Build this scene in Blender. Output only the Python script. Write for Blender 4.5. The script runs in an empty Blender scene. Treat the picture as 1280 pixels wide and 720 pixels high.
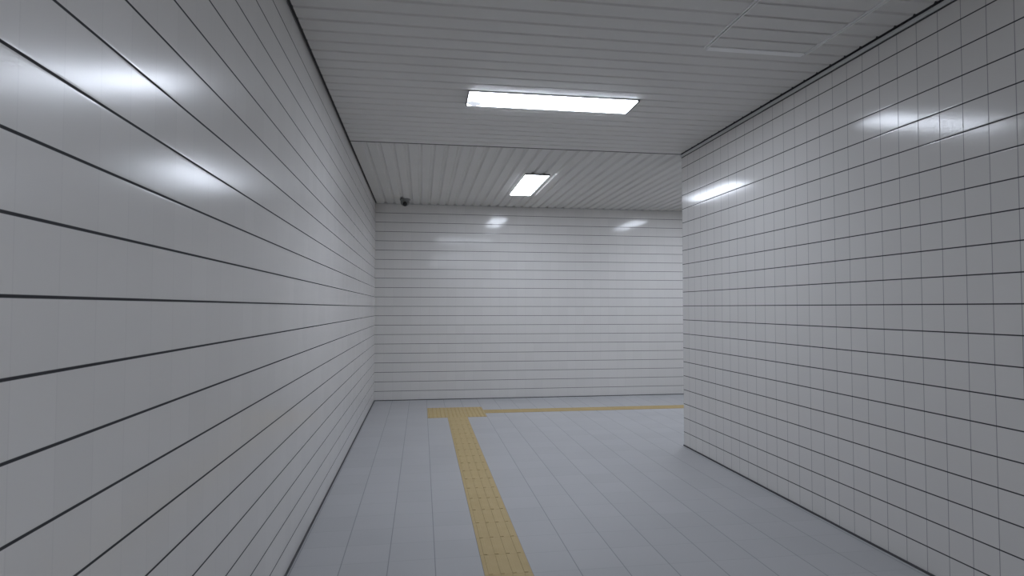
import bpy, bmesh, math
from mathutils import Matrix, Vector

S = bpy.context.scene
COL = S.collection

# ------------------------------------------------------------------ measures
XL, XR = -0.8264, 3.1326          # left / right wall faces
YC, YB = 6.895, 10.9625           # corner of the right wall, face of the back wall
H = 3.528                         # ceiling
Y0 = -7.0                         # where the passage ends behind the viewer
XE = 11.0                         # where the side passage ends
ROW, TW = 0.168, 0.160            # wall tile pitch
P = 0.30                          # floor tile pitch
FX, FY = 0.395, 9.15              # a floor joint in x and in y

# ------------------------------------------------------------------ helpers
def obj(name, bm, mat, parent=None, smooth=False):
    bmesh.ops.recalc_face_normals(bm, faces=bm.faces)
    me = bpy.data.meshes.new(name)
    bm.to_mesh(me); bm.free()
    if smooth:
        for p in me.polygons:
            p.use_smooth = True
    o = bpy.data.objects.new(name, me)
    if isinstance(mat, (list, tuple)):
        for m in mat:
            me.materials.append(m)
    else:
        me.materials.append(mat)
    COL.objects.link(o)
    if parent:
        o.parent = parent
    return o

def add_box(bm, x0, x1, y0, y1, z0, z1, bev=0.0, mi=0):
    r = bmesh.ops.create_cube(bm, size=1.0)
    vs = r['verts']
    for v in vs:
        v.co = Vector(((x0 + x1) / 2 + v.co.x * (x1 - x0),
                       (y0 + y1) / 2 + v.co.y * (y1 - y0),
                       (z0 + z1) / 2 + v.co.z * (z1 - z0)))
    fs = list({f for v in vs for f in v.link_faces})
    for f in fs:
        f.material_index = mi
    if bev:
        es = list({e for v in vs for e in v.link_edges})
        bmesh.ops.bevel(bm, geom=es, offset=bev, segments=2, affect='EDGES', profile=0.5)

def add_lathe(bm, prof, mat4, seg=32):
    """prof: list of (radius, height) turned about the z axis, then placed by mat4"""
    rings = []
    for r, z in prof:
        if r < 1e-6:
            rings.append([bm.verts.new(mat4 @ Vector((0, 0, z)))])
        else:
            rings.append([bm.verts.new(mat4 @ Vector((r * math.cos(2 * math.pi * i / seg),
                                                      r * math.sin(2 * math.pi * i / seg), z)))
                          for i in range(seg)])
    for a, b in zip(rings, rings[1:]):
        for i in range(seg):
            j = (i + 1) % seg
            if len(a) == 1 and len(b) == 1:
                continue
            if len(a) == 1:
                bm.faces.new((a[0], b[i], b[j]))
            elif len(b) == 1:
                bm.faces.new((a[i], a[j], b[0]))
            else:
                bm.faces.new((a[i], a[j], b[j], b[i]))

def struct(name, bm, mat, parent=None):
    o = obj(name, bm, mat, parent)
    o['kind'] = 'structure'
    return o

def thing(name, label, cat, loc=(0, 0, 0), group=None):
    o = bpy.data.objects.new(name, None)
    COL.objects.link(o)
    o.location = loc
    o.empty_display_size = 0.1
    o['label'] = label
    o['category'] = cat
    if group:
        o['group'] = group
    return o

# ------------------------------------------------------------------ materials
def new_mat(name):
    m = bpy.data.materials.new(name)
    m.use_nodes = True
    nt = m.node_tree
    return m, nt, nt.nodes['Principled BSDF']

def plain(name, col, rough=0.5, metal=0.0, spec=0.5, coat=0.0):
    m, nt, b = new_mat(name)
    b.inputs['Base Color'].default_value = (*col, 1)
    b.inputs['Roughness'].default_value = rough
    b.inputs['Metallic'].default_value = metal
    b.inputs['Specular IOR Level'].default_value = spec
    n = nt.nodes.new('ShaderNodeTexNoise'); n.inputs['Scale'].default_value = 60
    bp = nt.nodes.new('ShaderNodeBump'); bp.inputs['Strength'].default_value = 0.03
    bp.inputs['Distance'].default_value = 0.002
    nt.links.new(n.outputs['Fac'], bp.inputs['Height'])
    nt.links.new(bp.outputs['Normal'], b.inputs['Normal'])
    return m

class NT:
    """small wrapper to write node maths briefly"""
    def __init__(s, nt): s.nt = nt
    def m(s, op, a, b=None, c=None, clamp=False):
        n = s.nt.nodes.new('ShaderNodeMath'); n.operation = op; n.use_clamp = clamp
        for i, v in enumerate((a, b, c)):
            if v is None: continue
            if isinstance(v, (int, float)): n.inputs[i].default_value = v
            else: s.nt.links.new(v, n.inputs[i])
        return n.outputs[0]
    def mix(s, fac, a, b):
        n = s.nt.nodes.new('ShaderNodeMix'); n.data_type = 'RGBA'
        for sock, v in ((n.inputs[0], fac), (n.inputs[6], a), (n.inputs[7], b)):
            if isinstance(v, (int, float)): sock.default_value = v
            elif isinstance(v, tuple): sock.default_value = (*v, 1)
            else: s.nt.links.new(v, sock)
        return n.outputs[2]
    def node(s, t): return s.nt.nodes.new(t)
    def link(s, a, b): s.nt.links.new(a, b)
    def smooth(s, x, lo, hi):
        n = s.nt.nodes.new('ShaderNodeMapRange'); n.interpolation_type = 'SMOOTHSTEP'
        s.nt.links.new(x, n.inputs[0])
        n.inputs[1].default_value = lo; n.inputs[2].default_value = hi
        return n.outputs[0]

def joint(k, coord, origin, pitch, width, soft):
    """1 on the joint, 0 on the tile; also returns the tile index"""
    t = k.m('DIVIDE', k.m('SUBTRACT', coord, origin), pitch)
    fr = k.m('SUBTRACT', t, k.m('FLOOR', t))
    d = k.m('MULTIPLY', k.m('MINIMUM', fr, k.m('SUBTRACT', 1.0, fr)), pitch)
    g = k.m('SUBTRACT', 1.0, k.smooth(d, width / 2 - soft, width / 2 + soft))
    return g, k.m('FLOOR', t), d

def tile_wall(name, axis, origin, tile=(0.665, 0.65, 0.63), hj=(0.035, 0.036, 0.04),
              vj=(0.28, 0.28, 0.285), hw=0.007, vw=0.0045, rough=0.10, tilt=0.003, spec=0.3, vr=1.0):
    m, nt, b = new_mat(name)
    k = NT(nt)
    tc = k.node('ShaderNodeTexCoord')
    sp = k.node('ShaderNodeSeparateXYZ'); k.link(tc.outputs['Object'], sp.inputs[0])
    u = sp.outputs[axis]; z = sp.outputs[2]
    gh, iz, dz = joint(k, z, 0.0, ROW, hw, 0.0012)
    gv, iu, du = joint(k, u, origin, TW, vw, 0.0012)
    cell = k.node('ShaderNodeCombineXYZ'); k.link(iu, cell.inputs[0]); k.link(iz, cell.inputs[1])
    wn = k.node('ShaderNodeTexWhiteNoise'); wn.noise_dimensions = '2D'
    k.link(cell.outputs[0], wn.inputs['Vector'])
    # glaze tone of each tile differs a hair
    tone = k.m('MULTIPLY_ADD', wn.outputs['Value'], 0.03, 0.985)
    tcol = k.node('ShaderNodeVectorMath'); tcol.operation = 'SCALE'
    tcol.inputs[0].default_value = tile; k.link(tone, tcol.inputs['Scale'])
    c1 = k.mix(gv, tcol.outputs[0], vj)
    c2 = k.mix(gh, c1, hj)
    k.link(c2, b.inputs['Base Color'])
    g = k.m('MAXIMUM', gh, k.m('MULTIPLY', gv, vr))
    rg = k.m('MULTIPLY_ADD', g, 0.6, rough, clamp=True)
    k.link(rg, b.inputs['Roughness'])
    b.inputs['Specular IOR Level'].default_value = spec
    # pillowed edges + every tile set at its own tiny tilt
    edge = dz
    h = k.smooth(edge, 0.001, 0.010)
    nz = k.node('ShaderNodeTexNoise'); nz.inputs['Scale'].default_value = 5.0
    nz.inputs['Detail'].default_value = 1.0
    k.link(tc.outputs['Object'], nz.inputs['Vector'])
    hh = k.m('MULTIPLY_ADD', nz.outputs['Fac'], 0.3, h)
    bp = k.node('ShaderNodeBump'); bp.inputs['Strength'].default_value = 0.28
    bp.inputs['Distance'].default_value = 0.0008
    k.link(hh, bp.inputs['Height'])
    off = k.node('ShaderNodeVectorMath'); off.operation = 'SUBTRACT'
    k.link(wn.outputs['Color'], off.inputs[0]); off.inputs[1].default_value = (0.5, 0.5, 0.5)
    sc = k.node('ShaderNodeVectorMath'); sc.operation = 'SCALE'
    k.link(off.outputs[0], sc.inputs[0]); sc.inputs['Scale'].default_value = tilt
    ad = k.node('ShaderNodeVectorMath'); ad.operation = 'ADD'
    k.link(bp.outputs['Normal'], ad.inputs[0]); k.link(sc.outputs[0], ad.inputs[1])
    nm = k.node('ShaderNodeVectorMath'); nm.operation = 'NORMALIZE'
    k.link(ad.outputs[0], nm.inputs[0])
    k.link(nm.outputs[0], b.inputs['Normal'])
    return m

M_WL = tile_wall('glazed_tile_left', 1, YB, vj=(0.625, 0.61, 0.595), vw=0.003, hw=0.008, rough=0.20, vr=0.05)
M_WR = tile_wall('glazed_tile_right', 1, YC, hw=0.0075, rough=0.135)
M_WB = tile_wall('glazed_tile_back', 0, XL, vj=(0.60, 0.585, 0.57), vw=0.003, hw=0.007, rough=0.09, vr=0.2)

def floor_mat():
    m, nt, b = new_mat('floor_tile')
    k = NT(nt)
    tc = k.node('ShaderNodeTexCoord')
    sp = k.node('ShaderNodeSeparateXYZ'); k.link(tc.outputs['Object'], sp.inputs[0])
    gx, ix, dx = joint(k, sp.outputs[0], FX, P, 0.006, 0.0015)
    gy, iy, dy = joint(k, sp.outputs[1], FY, P, 0.005, 0.0015)
    cell = k.node('ShaderNodeCombineXYZ'); k.link(ix, cell.inputs[0]); k.link(iy, cell.inputs[1])
    wn = k.node('ShaderNodeTexWhiteNoise'); wn.noise_dimensions = '2D'
    k.link(cell.outputs[0], wn.inputs['Vector'])
    n1 = k.node('ShaderNodeTexNoise'); n1.inputs['Scale'].default_value = 1.3
    k.link(tc.outputs['Object'], n1.inputs['Vector'])
    n2 = k.node('ShaderNodeTexNoise'); n2.inputs['Scale'].default_value = 220.0
    k.link(tc.outputs['Object'], n2.inputs['Vector'])
    t = k.m('MULTIPLY_ADD', wn.outputs['Value'], 0.05, 0.90)
    t = k.m('MULTIPLY_ADD', n1.outputs['Fac'], 0.10, t)
    t = k.m('MULTIPLY_ADD', n2.outputs['Fac'], 0.06, t)
    s = k.node('ShaderNodeVectorMath'); s.operation = 'SCALE'
    s.inputs[0].default_value = (0.42, 0.42, 0.426); k.link(t, s.inputs['Scale'])
    c = k.mix(k.m('MULTIPLY', gy, 0.25), s.outputs[0], (0.19, 0.195, 0.205))
    c = k.mix(k.m('MULTIPLY', gx, 0.75), c, (0.19, 0.195, 0.205))
    k.link(c, b.inputs['Base Color'])
    b.inputs['Roughness'].default_value = 0.55
    b.inputs['Specular IOR Level'].default_value = 0.3
    bp = k.node('ShaderNodeBump'); bp.inputs['Strength'].default_value = 0.3
    bp.inputs['Distance'].default_value = 0.001
    k.link(k.m('SUBTRACT', n2.outputs['Fac'], k.m('MAXIMUM', gx, gy)), bp.inputs['Height'])
    k.link(bp.outputs['Normal'], b.inputs['Normal'])
    return m
M_FL = floor_mat()

def tactile_mat():
    m, nt, b = new_mat('tactile_yellow')
    k = NT(nt)
    tc = k.node('ShaderNodeTexCoord')
    n = k.node('ShaderNodeTexNoise'); n.inputs['Scale'].default_value = 9.0
    n.inputs['Detail'].default_value = 5.0
    k.link(tc.outputs['Object'], n.inputs['Vector'])
    c = k.mix(n.outputs['Fac'], (0.435, 0.325, 0.145), (0.505, 0.39, 0.20))
    k.link(c, b.inputs['Base Color'])
    b.inputs['Roughness'].default_value = 0.6
    b.inputs['Specular IOR Level'].default_value = 0.3
    return m
M_TAC = tactile_mat()

def ceiling_mat():
    m, nt, b = new_mat('ceiling_painted_metal')
    k = NT(nt)
    tc = k.node('ShaderNodeTexCoord')
    n = k.node('ShaderNodeTexNoise'); n.inputs['Scale'].default_value = 2.0
    n.inputs['Detail'].default_value = 3.0
    k.link(tc.outputs['Object'], n.inputs['Vector'])
    c = k.mix(n.outputs['Fac'], (0.65, 0.64, 0.62), (0.70, 0.69, 0.67))
    k.link(c, b.inputs['Base Color'])
    b.inputs['Roughness'].default_value = 0.55
    return m
M_CE = ceiling_mat()
M_SEAM_SHADOW = plain('seam_and_shadow_dark', (0.05, 0.05, 0.052), 0.8)
M_TRIM = plain('trim_white', (0.86, 0.86, 0.85), 0.35)
M_TRIMW = plain('trim_painted', (0.55, 0.555, 0.55), 0.45)
M_BASE = plain('base_strip_dark', (0.07, 0.07, 0.075), 0.8)
M_FRAME = plain('lamp_frame', (0.16, 0.16, 0.165), 0.5)
M_SCREW = plain('screw_steel', (0.25, 0.25, 0.26), 0.35, 0.9)
M_CAMB = plain('camera_housing', (0.20, 0.205, 0.20), 0.5)
M_CAML = plain('camera_lens', (0.006, 0.006, 0.007), 0.15)

def lamp_mat(name, power):
    m, nt, b = new_mat(name)
    b.inputs['Base Color'].default_value = (0.85, 0.85, 0.85, 1)
    b.inputs['Roughness'].default_value = 0.35
    b.inputs['Emission Color'].default_value = (0.81, 0.875, 1.0, 1)
    b.inputs['Emission Strength'].default_value = power
    return m
LAMP = 6.5
M_LAMP = lamp_mat('lamp_diffuser', LAMP)
M_CAP = lamp_mat('lamp_end_cap', 0.16)   # faint glow added so the cap looks light; not a source itself

# ------------------------------------------------------------------ the shell
T = 0.2
bm = bmesh.new(); add_box(bm, XL - T, XE + T, Y0 - T, YB + T, -0.2, 0.0); struct('floor', bm, M_FL)
bm = bmesh.new(); add_box(bm, XL - T, XL, Y0, YB, 0, H + 0.15); struct('wall_left', bm, M_WL)
bm = bmesh.new(); add_box(bm, XL - T, XE + T, YB, YB + T, 0, H + 0.15); struct('wall_back', bm, M_WB)
# right wall block: its long face along the passage, its end face round the corner
bm = bmesh.new(); add_box(bm, XR, XR + T, Y0, YC, 0, H + 0.15); struct('wall_right', bm, M_WR)
bm = bmesh.new(); add_box(bm, XR + T, XE, YC - T, YC, 0, H + 0.15); struct('wall_right_return', bm, M_WB)
bm = bmesh.new(); add_box(bm, XL - T, XR + T, Y0 - T, Y0, 0, H + 0.15); struct('wall_front', bm, M_WB)
bm = bmesh.new(); add_box(bm, XE, XE + T, YC - T, YB, 0, H + 0.15); struct('wall_end', bm, M_WR)

# lined ceilings: long pressed-metal strips with recessed joints
def strip_ceiling(name, along, a0, a1, c0, c1, first, pitch, gw=0.030, gd=0.012, sl=0.011):
    """joints run along axis `along`; a0..a1 its length, c0..c1 the width across"""
    joints = []
    n0 = math.ceil((c0 - first) / pitch)
    c = first + n0 * pitch
    while c < c1:
        if c - gw > c0 and c + gw < c1:
            joints.append(c)
        c += pitch
    prof = [(c0, H)]
    for j in joints:
        prof += [(j - gw / 2, H), (j - gw / 2 + sl, H + gd), (j + gw / 2 - sl, H + gd), (j + gw / 2, H)]
    prof.append((c1, H))
    bm = bmesh.new()
    def pt(a, c, z):
        return (a, c, z) if along == 0 else (c, a, z)
    lo = [bm.verts.new(pt(a0, c, z)) for c, z in prof]
    hi = [bm.verts.new(pt(a1, c, z)) for c, z in prof]
    for i in range(len(prof) - 1):
        bm.faces.new((lo[i], lo[i + 1], hi[i + 1], hi[i]))
    tl = [bm.verts.new(pt(a, c, H + 0.12)) for a, c in ((a0, c0), (a0, c1), (a1, c1), (a1, c0))]
    bm.faces.new(tl)
    bm.faces.new([tl[0]] + lo + [tl[1]])
    bm.faces.new([tl[3]] + hi + [tl[2]])
    bm.faces.new((tl[0], tl[3], hi[0], lo[0]))
    bm.faces.new((tl[1], tl[2], hi[-1], lo[-1]))
    o = struct(name, bm, M_CE)
    return o
GAP = 0.022
YS = 6.865
strip_ceiling('ceiling', 0, XL + GAP, XR - 0.030, Y0, YS, YC - 0.666, 0.1598)
strip_ceiling('ceiling.001', 1, YS + 0.040, YB - 0.006, XL + GAP, XE, XL + 0.327, 0.1555, 0.062, 0.022, 0.020)
# dark void seen through the open joints round the edge of the ceiling
bm = bmesh.new(); add_box(bm, XL, XL + GAP, Y0, YB, H + 0.010, H + 0.12); struct('trim_1', bm, M_SEAM_SHADOW)
bm = bmesh.new(); add_box(bm, XL + GAP, XR, YS, YS + 0.040, H + 0.003, H + 0.12); struct('trim_2', bm, M_SEAM_SHADOW)
# painted angle along the head of the right wall, under its own dark joint
bm = bmesh.new(); add_box(bm, XR - 0.030, XR, Y0, YC, H + 0.004, H + 0.12); struct('trim_3', bm, M_SEAM_SHADOW)
bm = bmesh.new(); add_box(bm, XR - 0.016, XR, Y0, YC + 0.004, H - 0.036, H - 0.008, 0.003); struct('trim_4', bm, M_TRIMW)
bm = bmesh.new(); add_box(bm, XR - 0.004, XR, Y0, YC, H - 0.045, H - 0.036); struct('trim_shadow_line', bm, M_SEAM_SHADOW)  # dark strip put in as the shadow line under the angle
bm = bmesh.new(); add_box(bm, XL, XE, YB - 0.012, YB, H - 0.012, H + 0.0, 0.002); struct('trim_5', bm, M_TRIMW)
# thin dark strips along the foot of the walls
bm = bmesh.new(); add_box(bm, XL, XL + 0.012, Y0, YB, 0.0, 0.014, 0.003); struct('base_strip_left', bm, M_BASE)
bm = bmesh.new(); add_box(bm, XR - 0.012, XR, Y0, YC, 0.0, 0.014, 0.003); struct('base_strip_right', bm, M_BASE)
bm = bmesh.new(); add_box(bm, XL, XE, YB - 0.010, YB, 0.0, 0.012, 0.003); struct('base_strip_back', bm, M_BASE)

# ------------------------------------------------------------------ ceiling lights
def make_light(label):
    """long axis along local x, hangs below local z = 0"""
    L, W, D = 1.53, 0.345, 0.020
    t = thing('ceiling_light', label, 'ceiling light')
    bm = bmesh.new()                                      # thin frame lip against the ceiling
    f = 0.007
    for y0, y1 in ((-W/2, -W/2 + f), (W/2 - f, W/2)):
        add_box(bm, -L/2, L/2, y0, y1, -0.011, 0.0, 0.002)
    add_box(bm, -L/2 + 0.001, L/2 - 0.001, -W/2 + 0.001, W/2 - 0.001, -0.003, -0.0002)   # closed back
    obj('frame', bm, M_TRIM, t)
    for x0, x1 in ((-L/2 - 0.004, -L/2 + f), (L/2 - f, L/2 + 0.008)):
        bm = bmesh.new()                                  # dark end plates closing the fitting
        add_box(bm, x0, x1, -W/2 - 0.003, W/2 + 0.003, -D - 0.001, 0.0, 0.001)
        e = obj('end_plate', bm, M_FRAME, t)
        e['label'] = 'dark end plate'
    bm = bmesh.new()                                      # opal diffuser with rounded edges
    add_box(bm, -L/2 + f, L/2 - f, -W/2 + f, W/2 - f, -D, -0.0035, 0.008)
    d = obj('diffuser', bm, M_LAMP, t)
    bm = bmesh.new()                                      # half-round cap on one end of the diffuser
    add_lathe(bm, [(0, -0.008), (0.050, -0.008), (0.062, -0.004), (0.066, 0.0), (0.066, 0.006)],
              Matrix.Translation((-L/2 + 0.072, 0.085, -D - 0.001)), 28)
    obj('end_cap', bm, M_CAP, t)
    bm = bmesh.new()
    add_lathe(bm, [(0, -0.005), (0.009, -0.004), (0.011, 0.0), (0.011, 0.003)],
              Matrix.Translation((L/2 - 0.09, 0.0, -D)), 16)
    obj('screw', bm, M_SCREW, t)
    return t

def copy_thing(src, label):
    r = src.copy(); COL.objects.link(r); r['label'] = label
    for ch in src.children:
        if ch.name.split('.')[0] in ('end_cap', 'screw'):
            continue                                      # only the nearest light shows these
        c = ch.copy(); COL.objects.link(c); c.parent = r
    return r

GL = 'ceiling lights of the passage'
lamp = make_light('lit white oblong ceiling light set across the passage on the nearer ceiling')
lamp['group'] = GL
lamp.location = (1.155, 5.283, H)
l2 = copy_thing(lamp, 'lit white ceiling light set lengthwise on the far ceiling near the back wall')
l2.location = (1.595, 8.96, H); l2.rotation_euler = (0, 0, math.pi / 2)
l3 = copy_thing(lamp, 'lit ceiling light round the right corner, seen only as a glint on the back wall')
l3.location = (4.64, 8.96, H); l3.rotation_euler = (0, 0, math.pi / 2)
l4 = copy_thing(lamp, 'lit ceiling light deep in the side passage behind the right wall')
l4.location = (7.70, 8.96, H); l4.rotation_euler = (0, 0, math.pi / 2)
l5 = copy_thing(lamp, 'unseen ceiling light added behind the viewer to brighten the near walls')
l5.location = (1.155, -0.5, H)  # added lamp, out of view, lifts the light on the near walls
l6 = copy_thing(lamp, 'lit ceiling light farthest back along the passage behind the viewer')
l6.location = (1.155, -4.2, H)

# ------------------------------------------------------------------ tactile paving
def guide(name, label, along, a0, a1, c0, loc):
    """raised guide bars along axis `along`, one tile wide, built tile by tile as one run"""
    bm = bmesh.new()
    n = int(round((a1 - a0) / P))
    def bx(p0, p1, q0, q1, z0, z1, bev=0):
        if along == 1: add_box(bm, q0, q1, p0, p1, z0, z1, bev)
        else: add_box(bm, p0, p1, q0, q1, z0, z1, bev)
    for i in range(n):
        s = a0 + i * P
        bx(s + 0.0006, s + P - 0.0006, c0 + 0.0006, c0 + P - 0.0006, 0.0, 0.003)
        for j in range(4):
            q = c0 + P * (j + 0.5) / 4
            bx(s + 0.006, s + P - 0.006, q - 0.0135, q + 0.0135, 0.002, 0.0065, 0.002)
    for v in bm.verts:
        v.co -= Vector(loc)
    o = obj(name, bm, M_TAC)
    o.location = loc
    o['label'] = label; o['category'] = 'tactile paving'
    return o
guide('tactile_guide_strip', 'long yellow tactile guide strip running up the middle of the floor from the bottom edge',
      1, FY - 0.3 * 40, FY, FX, (FX + P / 2, FY - 6.0, 0))
guide('tactile_guide_strip', 'yellow tactile guide strip running right from the block, along the back wall, behind the corner',
      0, FX + 2 * P, FX + 2 * P + 30 * P, FY + P, (5.0, FY + 1.5 * P, 0))
bm = bmesh.new()
loc = Vector((FX + P / 2, FY + 1.5 * P, 0))
for i in range(3):
    for j in range(3):
        x0, y0 = FX - P + i * P, FY + j * P
        add_box(bm, x0 + .0015, x0 + P - .0015, y0 + .0015, y0 + P - .0015, 0, 0.003)
        for a in range(5):
            for b_ in range(5):
                add_lathe(bm, [(0.014, 0.002), (0.011, 0.006), (0.006, 0.0075), (0, 0.0075)],
                          Matrix.Translation((x0 + P * (a + .5) / 5, y0 + P * (b_ + .5) / 5, 0)), 10)
for v in bm.verts:
    v.co -= loc
blk = obj('tactile_warning_block', bm, M_TAC)
blk.location = loc
blk['label'] = 'square yellow tactile warning block where the two strips meet near the back wall'
blk['category'] = 'tactile paving'

# ------------------------------------------------------------------ inspection hatch in the ceiling
hx0, hx1, hy0, hy1 = 2.005, 2.78, 2.75, 4.0
t = thing('access_panel', 'ceiling access panel edged with thin metal trim, beside the right wall, at the top edge',
          'access panel', ((hx0 + hx1) / 2, (hy0 + hy1) / 2, H))
def rel(bm):
    for v in bm.verts:
        v.co -= Vector(t.location)
bm = bmesh.new()                    # the lined lid, its strips in line with the ceiling's
fj = YC - 0.666; n = math.floor((fj - hy0) / 0.1598)
edges = [hy0 + .020] + [fj - i * 0.1598 for i in range(n, -1, -1) if hy0 + .03 < fj - i * 0.1598 < hy1 - .06] + [hy1 - .020]
for a, b_ in zip(edges, edges[1:]):
    add_box(bm, hx0 + .014, hx1 - .014, a + .012, b_ - .012, H - 0.003, H + 0.001, 0.001)
rel(bm); obj('lid', bm, M_CE, t)
for x in (hx0, hx1):
    bm = bmesh.new()
    add_box(bm, x - 0.0135, x - 0.0045, hy0, hy1, H - 0.010, H + 0.002, 0.002)
    add_box(bm, x + 0.0045, x + 0.0135, hy0, hy1, H - 0.010, H + 0.002, 0.002)
    add_box(bm, x - 0.0045, x + 0.0045, hy0, hy1, H - 0.002, H + 0.002, mi=1)
    rel(bm); obj('side_trim', bm, [M_TRIM, M_SEAM_SHADOW], t)
for y in (hy0, hy1):  # end trims widened and whitened to stand in for a highlight
    bm = bmesh.new()
    add_box(bm, hx0 + 0.014, hx1 - 0.014, y - 0.030, y + 0.030, H - 0.012, H + 0.002, 0.004)
    rel(bm); obj('end_trim_highlight', bm, M_TRIM, t)

# ------------------------------------------------------------------ security camera
cx, cy = -0.295, 10.45
t = thing('security_camera', 'small dark security camera under the far ceiling in the left back corner',
          'security camera', (cx, cy, H))
bm = bmesh.new()
add_lathe(bm, [(0, 0.0), (0.088, 0.0), (0.090, -0.006), (0.088, -0.022), (0.080, -0.028), (0, -0.028)], Matrix.Identity(4), 36)
obj('mounting_plate', bm, M_CAMB, t)
bm = bmesh.new()
add_lathe(bm, [(0.076, -0.026), (0.078, -0.055), (0.072, -0.085), (0.058, -0.105), (0.035, -0.117), (0, -0.121)], Matrix.Identity(4), 36)
obj('housing', bm, M_CAMB, t, smooth=True)
bm = bmesh.new()
d = Vector((0.03, -1.0, -0.55)).normalized()
mt = Matrix.Translation(Vector((0, 0, -0.062)) + d * 0.055) @ d.to_track_quat('Z', 'Y').to_matrix().to_4x4()
add_lathe(bm, [(0.040, 0.0), (0.040, 0.024), (0.036, 0.028), (0.030, 0.029), (0.022, 0.034), (0, 0.038)], mt, 28)
obj('lens', bm, M_CAML, t, smooth=True)

# ------------------------------------------------------------------ camera
f, yaw, pit, rol, hc = 750.4382, -0.1491, 0.0328, 0.0008, 1.6574
sy, cyw = math.sin(yaw), math.cos(yaw)
F = Vector((-sy * math.cos(pit), cyw * math.cos(pit), math.sin(pit)))
R = Vector((cyw, sy, 0)); U = R.cross(F)
R2 = R * math.cos(rol) + U * math.sin(rol)
U2 = -R * math.sin(rol) + U * math.cos(rol)
mw = Matrix(((R2.x, U2.x, -F.x, 0), (R2.y, U2.y, -F.y, 0), (R2.z, U2.z, -F.z, hc), (0, 0, 0, 1)))
cd = bpy.data.cameras.new('camera'); cd.sensor_width = 36.0; cd.lens = 36.0 * f / 1280.0
cd.clip_start = 0.02; cd.clip_end = 100
co = bpy.data.objects.new('camera', cd); COL.objects.link(co); co.matrix_world = mw
S.camera = co

# ------------------------------------------------------------------ world and view
w = bpy.data.worlds.new('world'); S.world = w; w.use_nodes = True
w.node_tree.nodes['Background'].inputs[0].default_value = (0.0, 0.0, 0.0, 1)
vs = S.view_settings
vs.view_transform = 'Standard'; vs.look = 'None'; vs.gamma = 1.0; vs.use_curve_mapping = False
vs.exposure = 1.95
S.cycles.max_bounces = 10
S.cycles.diffuse_bounces = 8
